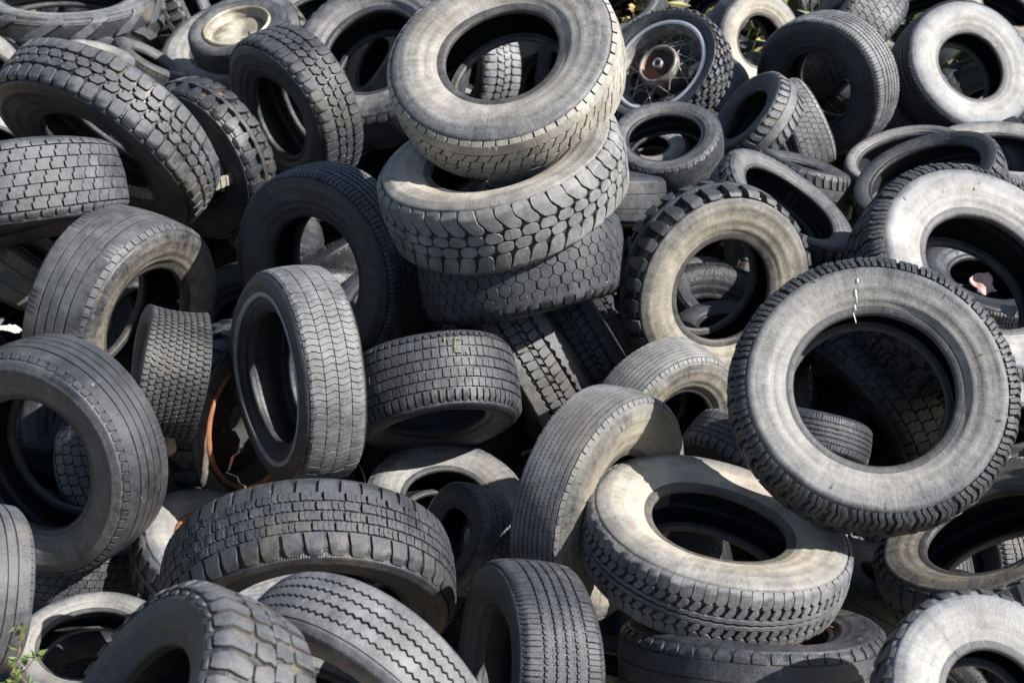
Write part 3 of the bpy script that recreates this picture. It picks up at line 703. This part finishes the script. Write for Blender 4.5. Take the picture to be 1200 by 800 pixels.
# ------------------------------------------------------------------ parts of particular wheels
def steel_rim(key, mat, edge, disc, holes=0, seg=96, dish=.35):
    root, g, dfm, R = ROOT[key]; rr, h = g['rr'], g['h']
    prof = [(h*.74, rr*1.075), (h*.79, rr*1.08), (h*.81, rr*1.05), (h*.78, rr*1.0), (h*.62, rr*.985), (h*.5, rr*.96), (h*.42, rr*.90), (-h*.3, rr*.88), (-h*.6, rr*.96), (-h*.86, rr*1.08)]
    rim = lathe("rim", prof, seg, mat, root)
    ec = np.array([(h*.82+.009*math.cos(t), rr*1.045+.009*math.sin(t)) for t in np.linspace(0, 2*math.pi, 9)])
    lathe("rim_lip", ec, seg, edge, rim)
    zc = h*dish
    if disc:
        if holes:
            dp = [(zc-.02, rr*.90), (zc, rr*.84), (zc+.006, rr*.62), (zc+.03, rr*.52), (zc+.034, rr*.32), (zc+.012, rr*.20), (zc-.01, rr*.195)]
            lathe("disc", dp, seg, mat, rim)
            for i in range(holes):
                a = 2*math.pi*i/holes
                lathe("bolt_hole", [(zc+.0365, R*.0), (zc+.0365, R*.028), (zc+.030, R*.034)], 12, M_LINER, rim, lambda V, a=a: V + np.array([rr*.44*math.cos(a), rr*.44*math.sin(a), 0])).color = (.02, .015, .01, .5)  # solid dark discs, coloured like the shade in open holes
        else:
            dp = [(h*.55, rr*.975), (h*.34, rr*.93), (zc-.005, rr*.88), (zc+.006, rr*.78), (zc+.004, rr*.5), (zc-.004, rr*.2), (zc-.004, 0)]
            lathe("disc", dp, seg, mat, rim)
            lathe("valve", [(zc, .006), (zc+.03, .005), (zc+.034, .003), (zc+.034, 0)], 10, M_LINER, rim, lambda V: V + np.array([-rr*.45, -rr*.45, 0])).color = K
    return rim
steel_rim('wheel10', M_RUST, M_RUSTEDGE, True, holes=5, dish=-.1)
steel_rim('wheel11', M_RUST, M_RUSTEDGE, False)
steel_rim('cream54', M_CREAM, M_CREAM, True, dish=.25)

def tube_mesh(name, pts, r, mat, parent, seg=6):
    V, Q = [], []
    pts = [Vector(p) for p in pts]
    for i, p in enumerate(pts):
        t = (pts[min(i+1, len(pts)-1)]-pts[max(i-1, 0)]).normalized()
        u = t.orthogonal().normalized(); v = t.cross(u)
        rad = r[i] if isinstance(r, (list, tuple)) else r
        for k in range(seg):
            a = 2*math.pi*k/seg; V.append(tuple(p+u*math.cos(a)*rad+v*math.sin(a)*rad))
    for i in range(len(pts)-1):
        for k in range(seg):
            Q.append((i*seg+k, i*seg+(k+1) % seg, (i+1)*seg+(k+1) % seg, (i+1)*seg+k))
    return quads(name, V, Q, mat, parent)

def moto_parts():
    root, g, dfm, R = ROOT['moto37']; rr, h = g['rr'], g['h']
    rim = lathe("rim", [(h*.70, rr*1.03), (h*.76, rr*1.0), (h*.72, rr*.95), (h*.45, rr*.94), (h*.3, rr*.86), (-h*.3, rr*.86), (-h*.45, rr*.92), (-h*.78, rr*.95), (-h*.8, rr*1.02)], 96, M_HUB, root)
    lathe("rim_lip", [(h*.78+.006*math.cos(t), rr*1.0+.010*math.sin(t)) for t in np.linspace(0, 2*math.pi, 9)], 96, M_ALLOY, rim)
    hr = rr*.43
    hub = lathe("hub", [(h*.9, hr*.82), (h*1.0, hr*.86), (h*1.0, hr*.98), (h*.85, hr*1.02), (h*.2, hr*.98), (-h*.7, hr*.98), (-h*.8, hr*.7)], 64, M_HUB, root)
    lathe("drum", [(h*.9, hr*.82), (h*.35, hr*.80), (h*.25, hr*.5), (h*.25, hr*.3), (h*.3, hr*.28)], 48, M_DRUM, hub)
    lathe("axle_sleeve", [(h*.1, hr*.30), (h*.9, hr*.27), (h*1.05, hr*.27), (h*1.05, hr*.14), (h*.4, hr*.13)], 32, M_HUB, hub)
    n = 36
    for i in range(n):
        a = 2*math.pi*i/n; zs = 1 if i % 2 else -1; sw = .55 if (i//2) % 2 else -.55
        p0 = (hr*1.0*math.cos(a+sw), hr*1.0*math.sin(a+sw), zs*h*.7); p1 = (rr*.88*math.cos(a), rr*.88*math.sin(a), zs*h*.05)
        tube_mesh("spoke", [p0, p1], .0022, M_WIRE, root, 5)
moto_parts()

def side_arc(key, f, wd, mat, name, a0=0, a1=2*math.pi, label=None):
    """A painted band following the sidewall between the fractions f-wd and f+wd of the way from the bead to the shoulder."""
    root, g, dfm, R = ROOT[key]; h, rr, H = g['h'], g['rr'], g['H']
    pr = [(h*.775, R-.87*H), (h*.865, R-.76*H), (h*.96, R-.58*H), (h*1.0, R-.38*H), (h*.97, R-.26*H)]
    P = catmull(pr, 6); r0, r1 = rr+H*(f-wd), rr+H*(f+wd)
    rs = np.linspace(r0, r1, 4); zs = np.interp(rs, P[:, 1], P[:, 0])+.0035
    prof = [(zs[0]-.004, r0-.001)]+list(zip(zs, rs))+[(zs[-1]-.004, r1+.001)]
    o = lathe(name, prof, 128, mat, root, dfm, a0=a0, a1=a1)
    return o
side_arc('stripe7', .42, .045, M_WHITEPAINT, "whitewall_band")

# rusty ring lying in the flat dark tyre
def ring_thing(name, px, py, d, th, ph, r, t, mat, label, cat):
    M = tyre_matrix(px, py, d, th, ph, 5); root = empty(name, M)
    lathe("hoop", [(t*math.cos(a), r+t*math.sin(a)) for a in np.linspace(0, 2*math.pi, 9)], 64, mat, root)
    lathe("flange", [(-t*2, r*.9), (-t*2, r*1.0), (0, r*1.0)], 64, mat, root)
    return tag(root, label, cat)

# ------------------------------------------------------------------ ground
def terrain():
    xs = np.linspace(-14, 14, 141); ys = np.concatenate([np.linspace(-8, 12, 101), np.linspace(12.5, 80, 40)])
    X, Y = np.meshgrid(xs, ys); X = np.where(Y > 12, X*(1+(Y-12)*.15), X)
    Z = CAMZ-2.05*1.05-1.0 + .17*np.clip(Y-2.6, 0, 5.5) + .05*np.clip(Y-8, 0, 6)
    Z += .05*np.sin(X*1.3+Y*.7)+.03*np.sin(X*3.1-Y*2.3)
    V = np.stack([X, Y, Z], -1).reshape(-1, 3); nx, ny = len(xs), len(ys)
    i, j = np.meshgrid(np.arange(nx-1), np.arange(ny-1)); b = (j*nx+i).ravel()
    quads("ground", V, np.stack([b, b+1, b+nx+1, b+nx], -1), M_DIRT)["kind"] = "structure"
terrain()
def ground_z(x, y):
    return CAMZ-2.05*1.05-1.0 + .17*min(max(y-2.6, 0), 5.5) + .05*min(max(y-8, 0), 6) + .05*math.sin(x*1.3+y*.7)+.03*math.sin(x*3.1-y*2.3)

# ------------------------------------------------------------------ small things and marks
def local_angle(key, px, py):
    """Angle about the tyre's axis of the sidewall point seen at (px, py)."""
    root, g, dfm, R = ROOT[key]; M = root.matrix_world.inverted()
    p, r, _ = place(px, py, 1.0); o = M @ Vector((0, 0, CAMZ)); q = M @ p; dv = q-o
    t = (g['h']*.95-o.z)/dv.z; hit = o+dv*t
    return math.atan2(hit.y, hit.x), math.hypot(hit.x, hit.y)

def chalk():
    root, g, dfm, R = ROOT['hero24']; H, rr = g['H'], g['rr']
    for y0, y1 in ((326, 331), (338, 352), (354, 360), (363, 375)):
        a0, r0 = local_angle('hero24', 1006-(y0-326)*.06, y0); a1, r1 = local_angle('hero24', 1006-(y1-326)*.06, y1)
        f0, f1 = sorted(((r0-rr)/H, (r1-rr)/H))
        o = side_arc('hero24', (f0+f1)/2, (f1-f0)/2, M_CHALK, "chalk_dash", (a0+a1)/2-.006, (a0+a1)/2+.006)
chalk()

def crayon():
    root, g, dfm, R = ROOT['sq33']; th = g['th']
    M = root.matrix_world.inverted(); best = None
    target = [(533, 396, 533, 412), (533, 396, 541, 397), (533, 404, 539, 404), (533, 412, 542, 413), (519, 397, 523, 398), (521, 394, 521, 400), (546, 411, 548, 415)]
    def hit(px, py):
        p, _, _ = place(px, py, 1.0); o = M @ Vector((0, 0, CAMZ)); d = (M @ p)-o
        A = d.x*d.x+d.y*d.y; B = 2*(o.x*d.x+o.y*d.y); C_ = o.x*o.x+o.y*o.y-(R*1.0)**2
        D_ = B*B-4*A*C_
        if D_ < 0: return None
        t = (-B-math.sqrt(D_))/(2*A); return o+d*t
    for x0, y0, x1, y1 in target:
        a, b = hit(x0, y0), hit(x1, y1)
        if a is None or b is None: continue
        n = 3; pts = []
        for i in range(n+1):
            q = a.lerp(b, i/n); l = math.hypot(q.x, q.y); k = (R+.001)/l
            pts.append((q.x*k, q.y*k, q.z))
        tube_mesh("crayon_stroke", pts, .0015, M_YELLOW, root, 5)
crayon()

def belt():
    root0, g, dfm, R0 = ROOT['lug3']
    d = (root0.matrix_world.translation - Vector((0, 0, CAMZ))).dot(Vector((0, math.cos(PITCH), -math.sin(PITCH))))
    M = tyre_matrix(206, 182, d-.02, 62, 97, 3); r = 92*d/FPX; root = empty("drive_belt", M)
    n = 150
    V, Q = [], []
    for i in range(n):
        rr_ = r*(1.0 if i % 2 else .988)
        for e in (0, 1):
            a = 2*math.pi*(i+e*.99)/n
            for z, q in ((-.018, rr_-.012), (-.018, rr_), (.018, rr_), (.018, rr_-.012)):
                V.append((q*math.cos(a), q*math.sin(a), z))
        b = i*8
        for k in range(4): Q.append((b+k, b+4+k, b+4+(k+1) % 4, b+(k+1) % 4))
        Q.append((b, b+1, b+2, b+3)); Q.append((b+7, b+6, b+5, b+4))
    quads("ribbed_band", V, Q, M_BELT, root, smooth=False)
    tag(root, "thin ribbed belt looped over the dark lug tyre behind the chunky off road tyre", "belt")
belt()

def crumple(name, poly, px, py, d, th, ph, size, mat, label, cat, seed=1, amp=.25):
    rnd = np.random.default_rng(seed); n = 12
    M = tyre_matrix(px, py, d, th, ph, seed); root = empty(name, M)
    g = np.linspace(-1, 1, n); X, Y = np.meshgrid(g, g)
    Z = amp*(np.sin(X*3+seed)+np.cos(Y*4+X*2)+.5*np.sin(X*9+Y*7))*.3+rnd.normal(0, amp*.08, X.shape)
    X = X*poly[0]*(1-.25*np.abs(Y)+.1*np.sin(Y*5)); Y = Y*poly[1]*(1+.2*np.sin(X*4))
    V = np.stack([X, Y, Z], -1).reshape(-1, 3)*size
    i, j = np.meshgrid(np.arange(n-1), np.arange(n-1)); b = (j*n+i).ravel()
    Q = np.stack([b, b+1, b+n+1, b+n], -1)
    o = quads("fold", V, Q, mat, root); md = o.modifiers.new("thick", 'SOLIDIFY'); md.thickness = .003
    return tag(root, label, cat)
def dep_of(key):
    return (ROOT[key][0].matrix_world.translation - Vector((0, 0, CAMZ))).dot(Vector((0, math.cos(PITCH), -math.sin(PITCH))))
d26 = dep_of('white26')
crumple("rag", (1.0, .8), 1152, 332, d26+.10, 30, 60, .040, M_RAG, "pale pink rag lying inside the opening of the bleached tyre", "rag", 3)
crumple("paper_scrap", (1.0, .6), 1182, 363, d26+.10, 30, 40, .028, M_PAPER, "cream scrap of paper beside the pink rag", "paper", 5)
crumple("plastic_strip", (1.0, .35), 10, 384, dep_of('rib8')-.02, 50, 80, .032, M_PAPER, "torn white plastic strip draped over a tyre at the left edge", "plastic strip", 8)
crumple("torn_rubber", (1.0, .8), 186, 520, dep_of('crush9')+.1, 40, -30, .06, M_WOOD, "small torn brownish scrap of carcass beside the big grooved tyre", "scrap", 9)
crumple("stone_chip", (1.0, .5), 215, 352, dep_of('rib5')+.16, 20, 60, .02, M_PAPER, "tiny white flake inside the large grooved tyre", "flake", 11)

def bar_thing(name, px0, py0, d0, px1, py1, d1, r, mat, label, cat):
    a, _, _ = place(px0, py0, d0); b, _, _ = place(px1, py1, d1)
    root = empty(name, Matrix.Translation(a)); v = b-a
    tube_mesh("shaft", [Vector((0, 0, 0)), v*.33+Vector((.004, 0, .003)), v*.66-Vector((.003, 0, .002)), v], [r, r*1.1, r*.95, r*.8], mat, root, 8)
    return tag(root, label, cat)
bar_thing("wooden_stick", 296, 148, dep_of('mud4')+.16, 307, 218, dep_of('mud4')+.12, .013, M_WOOD, "pale broken stick poking up left of the standing off road tyre", "stick")

def hoop():
    d = dep_of('flat29')
    M = tyre_matrix(950, 744, d-.03, 70, 85, 5); root = empty("rusty_hoop", M); r = 40*d/FPX
    lathe("hoop", [(.004*math.cos(a), r+.004*math.sin(a)) for a in np.linspace(0, 2*math.pi, 9)], 64, M_RUSTEDGE, root)
    lathe("flange", [(-.03, r*.92), (-.025, r*.98), (-.004, r*.97)], 64, M_RUST, root)
    tag(root, "rusty steel hoop lying in the opening of the flat dark tyre", "hoop")
hoop()

# ------------------------------------------------------------------ weeds
def weed(name, base, n, height, mats, seed, label, cat, kind=None, leaf=.02, spread=.12, leaves=14):
    rnd = random.Random(seed)
    root = empty(name, Matrix.Translation(base)) if kind is None else None
    SV, SQ, LV, LQ = [], [], [], []
    def tube(pts, r):
        b0 = len(SV)
        for i, p in enumerate(pts):
            rr_ = r*(1-.6*i/len(pts))
            for k in range(4):
                a = math.pi/2*k; SV.append((p.x+math.cos(a)*rr_, p.y+math.sin(a)*rr_, p.z))
        for i in range(len(pts)-1):
            for k in range(4): SQ.append((b0+i*4+k, b0+i*4+(k+1) % 4, b0+i*4+4+(k+1) % 4, b0+i*4+4+k))
    for q in range(n):
        p = Vector((rnd.uniform(-spread, spread), rnd.uniform(-spread, spread)*.6, 0)); lean = Vector((rnd.uniform(-.35, .35), rnd.uniform(-.3, .2), 1)).normalized()
        h_ = height*rnd.uniform(.5, 1.1); pts = []
        for i in range(7):
            t = i/6; pts.append(p+lean*h_*t+Vector((math.sin(t*3+q)*.02, math.cos(t*2+q)*.015, -t*t*.02)))
        tube(pts, .0022)
        for l in range(leaves):
            t = rnd.uniform(.15, 1.0); c = p+lean*h_*t+Vector((math.sin(t*3+q)*.02, math.cos(t*2+q)*.015, -t*t*.02))
            d_ = Vector((rnd.uniform(-1, 1), rnd.uniform(-1, 1), rnd.uniform(-.1, .9))).normalized(); s_ = leaf*rnd.uniform(.5, 1.3)
            sd = d_.cross(Vector((rnd.uniform(-1, 1), rnd.uniform(-1, 1), rnd.uniform(-1, 1)))).normalized()
            b0 = len(LV); up = d_.cross(sd)*s_*.12
            LV += [tuple(c), tuple(c+d_*s_*.5+sd*s_*.2+up), tuple(c+d_*s_), tuple(c+d_*s_*.5-sd*s_*.2+up)]
            LQ.append((b0, b0+1, b0+2, b0+3))
    if kind:
        V = SV+LV; Q = SQ+[tuple(i+len(SV) for i in q) for q in LQ]
        o = quads(name, V, Q, mats[0], None, smooth=False); o.location = base; tag(o, label, cat, kind=kind); return o
    quads("stem", SV, SQ, mats[0], root); quads("leaves", LV, LQ, mats[1], root, smooth=False)["kind"] = "stuff"
    return tag(root, label, cat)
pb, _, _ = place(5, 850, 2.78)
weed("weed", pb, 16, .26, (M_STEM, M_LEAF), 3, "small green weed with reddish stems growing in the lower left corner", "weed", leaf=.022, spread=.05, leaves=26)
for q, (px, py, d, sd) in enumerate(((775, 8, 7.1, 4), (1032, 6, 7.0, 9), (850, -6, 7.6, 12), (700, -4, 7.4, 15))):
    b, _, _ = place(px, py, d)
    z0 = ground_z(b.x, b.y)
    nm = ("dry grass clump with green blades behind the motorcycle wheel", "green weeds beyond the tyre with large worn blocks", "dry grass behind the crinkled pale tyre", "dry grass uphill of the stack top")[q]
    weed("dry_grass" if q != 1 else "weeds", (b.x, b.y, z0-.02), 110, b.z-z0+.22, (M_DRYLEAF if q != 1 else M_LEAF,), sd, nm, "grass", kind="stuff", leaf=.10, spread=.28, leaves=22)
    weed("weeds", (b.x+.15, b.y+.12, z0-.02), 50, b.z-z0+.15, (M_LEAF,), sd+50, nm.replace("dry grass", "low green weeds").replace("green weeds", "short leafy weeds"), "weeds", kind="stuff", leaf=.07, spread=.25, leaves=22)

def cracks(key, n, seed, label=None):
    """Short radial splits in a perished sidewall, each a thin dark wedge of exposed carcass."""
    rnd = random.Random(seed); root, g, dfm, R = ROOT[key]
    for i in range(n):
        a0 = rnd.uniform(0, 6.28); f = rnd.uniform(.35, .8)
        side_arc(key, f, rnd.uniform(.015, .05), M_LINER, "crack", a0, a0+rnd.uniform(.004, .010)).color = (.01, .01, .01, .1)
for k_, n_, s_ in (('rib5', 16, 2), ('bent21', 10, 5), ('stripe7', 6, 7), ('rib8', 14, 9), ('big27', 8, 3), ('white26', 14, 4), ('hero24', 8, 6)):
    cracks(k_, n_, s_)
